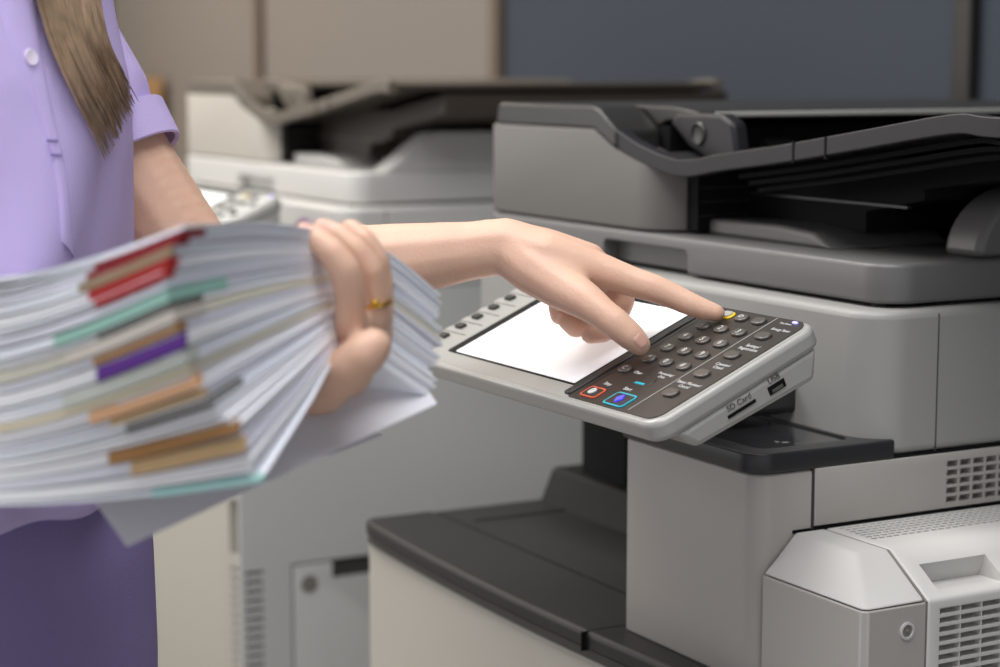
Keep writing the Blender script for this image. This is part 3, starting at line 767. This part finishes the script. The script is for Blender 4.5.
# face details
for l in (-.032, .032):
    e = B(); ico(e, tor(l, .086, 1.585)-PB, 1, (.012, .012, .007)); obj('eye', e, 'white', person)
    e = B(); ico(e, tor(l*1.03, .0955, 1.585)-PB, .0050); obj('iris', e, 'hair', person)
    obj('eyebrow', tube(B(), [tor(l*.5, .098, 1.603)-PB, tor(l, .096, 1.608)-PB, tor(l*1.6, .078, 1.602)-PB], [.0022, .003, .001]), 'hair', person)
obj('lips', tube(B(), [tor(-.022, .087, 1.519)-PB, tor(-.008, .099, 1.521)-PB, tor(.008, .099, 1.521)-PB, tor(.022, .087, 1.519)-PB], [.001, .0055, .0055, .001]), 'lip', person)
# trousers
tr = Cloud(); tr.addbm(loft([(.62,.172,.100,.11,0),(.72,.176,.106,.115,0),(.80,.178,.108,.12,0),(.88,.1745,.107,.115,0),(.93,.164,.100,.106,0),(.96,.150,.092,.092,0)], shrink=.003))
for l in (-.085, .085): chain(tr, [(tor(l, 0, .72), .085), (tor(l, .005, .46), .062), (tor(l, -.01, .12), .052)], .25)
fuse(cobj('trousers', tr, 'trouser', person), .006, 6)
for l in (-.085, .085):
    sh = Cloud(); chain(sh, [(tor(l, -.035, .036), .036), (tor(l, .06, .034), .034), (tor(l, .145, .028), .028)], .2)
    fuse(cobj('shoe', sh, 'black', person), .005, 4)
# cloth details found by casting onto the shirt surface
from mathutils.bvhtree import BVHTree
me = shirt.data
bvh = BVHTree.FromPolygons([v.co + PB for v in me.vertices], [p.vertices[:] for p in me.polygons])
def hit(px, py, off=0.0):
    d = (at(px, py, 1)-CAM).normalized(); loc, nor, i, dist = bvh.ray_cast(CAM, d)
    if loc is None: return None, None
    return loc + nor*off, nor
ledge = [(38,-20),(40,0),(43,43),(54,108),(65,162),(71,215),(74,260)]; redge = [(-10,-20),(-4,5),(5,38),(27,88),(46,140),(56,185),(60,240)]
bm = B(); prev = None
NP_ = 26
for i in range(NP_+1):
    u = i/NP_
    a = catmull([Vector((x, y, 0)) for x, y in redge], u); b = catmull([Vector((x, y, 0)) for x, y in ledge], u)
    row = []
    for j in range(6):
        q = a.lerp(b, j/5); o_ = .0018 if 0 < j < 5 else -.001
        loc, nor = hit(q.x, q.y, o_)
        row.append(loc)
    if all(r_ is not None for r_ in row):
        row = [bm.verts.new(r_-PB) for r_ in row]
        if prev:
            for j in range(5): bm.faces.new((prev[j], prev[j+1], row[j+1], row[j]))
        prev = row
obj('placket', bm, 'shirt', person, angle=80)
for (x, y) in ((28, 58),):
    loc, nor = hit(x, y, .0018)
    if loc: obj('button', lathe(B(), loc-PB, nor, [(.0046, 0), (.0050, .0010), (.0046, .0018), (.0034, .0014), (.0010, .0013)], 24), 'button', person)
for (x, y) in ((50, 141), (54, 155)):
    a, n1 = hit(x-5, y, .0022); b, n2 = hit(x+5, y, .0022)
    if a and b: obj('buttonhole_stitch', tube(B(), [a-PB, b-PB], .0008), 'trouser', person)
# hair: cap on the head and a long lock falling over the shoulder
hb = Cloud()
ico(hb, HD + FV*-.030 + Vector((0, 0, .016)), 1, (.088, .098, .116), 3)
chain(hb, [(HD + FV*-.06, .075), (tor(.02, -.085, 1.42), .060), (tor(.03, -.105, 1.30), .045)], .3)
chain(hb, [(HD + LV*.066 + FV*-.01 + Vector((0, 0, -.04)), .028), (tor(.088, .02, 1.43), .026), (tor(.092, .048, 1.36), .020), (tor(.094, .068, 1.305), .014)], .3)
hc = cobj('hair', hb, 'hair', person); fuse(hc, .006, 6)
lk = B(); rh = random.Random(5)
Lc = [(26,-60),(40,0),(52,40),(74,88),(94,128),(108,160)]; Rc = [(92,-60),(97,0),(106,40),(124,78),(137,104),(140,112)]
for i in range(330):
    u = rh.random(); uu = u + rh.uniform(-.06, .06)
    end = rh.uniform(.62, 1.0) if rh.random() < .85 else rh.uniform(.4, .8)
    # strands converge towards the tip at (110,162), outer ones end earlier
    end *= (1 - .22*u*u)
    pts = []; rad = []
    wob = rh.uniform(0, 6.3); lift = rh.uniform(.002, .014)
    for k in range(16):
        v = k/15*end
        a = catmull([Vector((x, y, 0)) for x, y in Lc], v); b = catmull([Vector((x, y, 0)) for x, y in Rc], v)
        q = a.lerp(b, uu); 
        loc, nor = hit(q.x + 1.5*math.sin(wob+v*5), q.y)
        if loc is None: continue
        loc = loc - (loc-CAM).normalized()*(lift+.003)
        pts.append(loc-PB); rad.append(.0011*(1-.8*(k/15)**2))
    if len(pts) > 5:
        top = pts[0] + Vector((0, 0, .05))
        tube(lk, [top] + pts, [.0011] + rad, 5)
obj('hair_lock', lk, 'hair', person, angle=80)
# fingernails and ring
bvb = BVHTree.FromPolygons([v.co + PB for v in bd.data.vertices], [p.vertices[:] for p in bd.data.polygons])
def nail(px, py, dirpx, w, h, nm='fingernail'):
    d = (at(px, py, 1)-CAM).normalized(); loc, nor, i, dist = bvb.ray_cast(CAM, d)
    if loc is None: return
    p2 = bvb.ray_cast(CAM, (at(px+dirpx[0], py+dirpx[1], 1)-CAM).normalized())[0]
    if p2 is None: p2 = loc + rt*.003
    t = (p2-loc).normalized(); s_ = nor.cross(t).normalized(); t = s_.cross(nor).normalized()
    bm = B(); rows = []
    for i in range(9):
        row = []
        for j in range(9):
            x = (j-4)/4; y = (i-4)/4
            wy = w*(1-.35*max(0, abs(y)-.45)**1.5*2)
            q = loc + s_*(x*wy*math.sqrt(max(0, 1-.25*y*y))) + t*(y*h)
            c, n2, _, _ = bvb.find_nearest(q)
            row.append(bm.verts.new(c + n2*(.0006 if max(abs(x), abs(y)) < .95 else -.0002) - PB))
        rows.append(row)
    for i in range(8):
        for j in range(8): bm.faces.new((rows[i][j], rows[i][j+1], rows[i+1][j+1], rows[i+1][j]))
    obj(nm, bm, 'nail', person, angle=80)
nail(641, 341, (6, 8), .0052, .0058)
nail(305, 230, (-6, -2), .0042, .0048)
nail(324, 226, (-6, -2), .0036, .0042)
rc = A_(375, 303, 1.0500)
rg = B(); ax_ = (A_(374, 290, 1.048)-A_(378, 318, 1.052)).normalized()
lathe(rg, rc-ax_*.0012-PB, ax_, [(.0078, 0), (.0088, .0004), (.0090, .0012), (.0088, .0020), (.0078, .0024)], 40)
ico(rg, rc - (rc-CAM).normalized()*.0088 - PB, .0020)
obj('ring', rg, 'gold', person)
# ------------------------------------------------------------------ light
def area(name, loc, target, size, power, col, sy=None):
    l = bpy.data.lights.new(name, 'AREA'); l.energy = power; l.color = col; l.size = size
    if sy: l.shape = 'RECTANGLE'; l.size_y = sy
    o = bpy.data.objects.new(name, l); C.objects.link(o); o.location = loc
    o.rotation_euler = (Vector(target)-Vector(loc)).to_track_quat('-Z', 'Y').to_euler()
    return o
area('ceiling_light', (-2.6, .1, 2.7), (-2.6, .1, 0), 1.4, 58, (1, .97, .93))
area('ceiling_light', (-.6, .2, 2.7), (-.6, .2, 0), 1.4, 44, (.98, .98, 1))
area('left_fill', (-4.6, -1.7, 1.9), (-2.0, .8, 1.0), 1.8, 34, (1, .95, .90))  # warm soft light added on the left; no window there
area('wall_fill', (-4.6, .6, 2.2), (-4.3, 1.78, 1.2), .5, 18, (1, .86, .70))  # added to brighten the left part of the back wall, no real fitting
w = bpy.data.worlds.new('world'); bpy.context.scene.world = w; w.use_nodes = True
w.node_tree.nodes['Background'].inputs[0].default_value = (.93, .95, 1, 1); w.node_tree.nodes['Background'].inputs[1].default_value = .78
# ------------------------------------------------------------------ camera
cd = bpy.data.cameras.new('camera'); cd.lens = 72; cd.sensor_width = 36; cd.clip_start = .02
cam = bpy.data.objects.new('camera', cd); C.objects.link(cam)
cam.matrix_world = Matrix((( rt.x, up.x, -fw.x, CAM.x), (rt.y, up.y, -fw.y, CAM.y), (rt.z, up.z, -fw.z, CAM.z), (0,0,0,1)))
cd.dof.use_dof = True; cd.dof.focus_distance = 1.36; cd.dof.aperture_fstop = 5.4
sc = bpy.context.scene; sc.camera = cam
sc.view_settings.view_transform = 'Standard'; sc.view_settings.look = 'None'; sc.view_settings.gamma = 1; sc.view_settings.exposure = -.12
sc.view_settings.use_curve_mapping = False
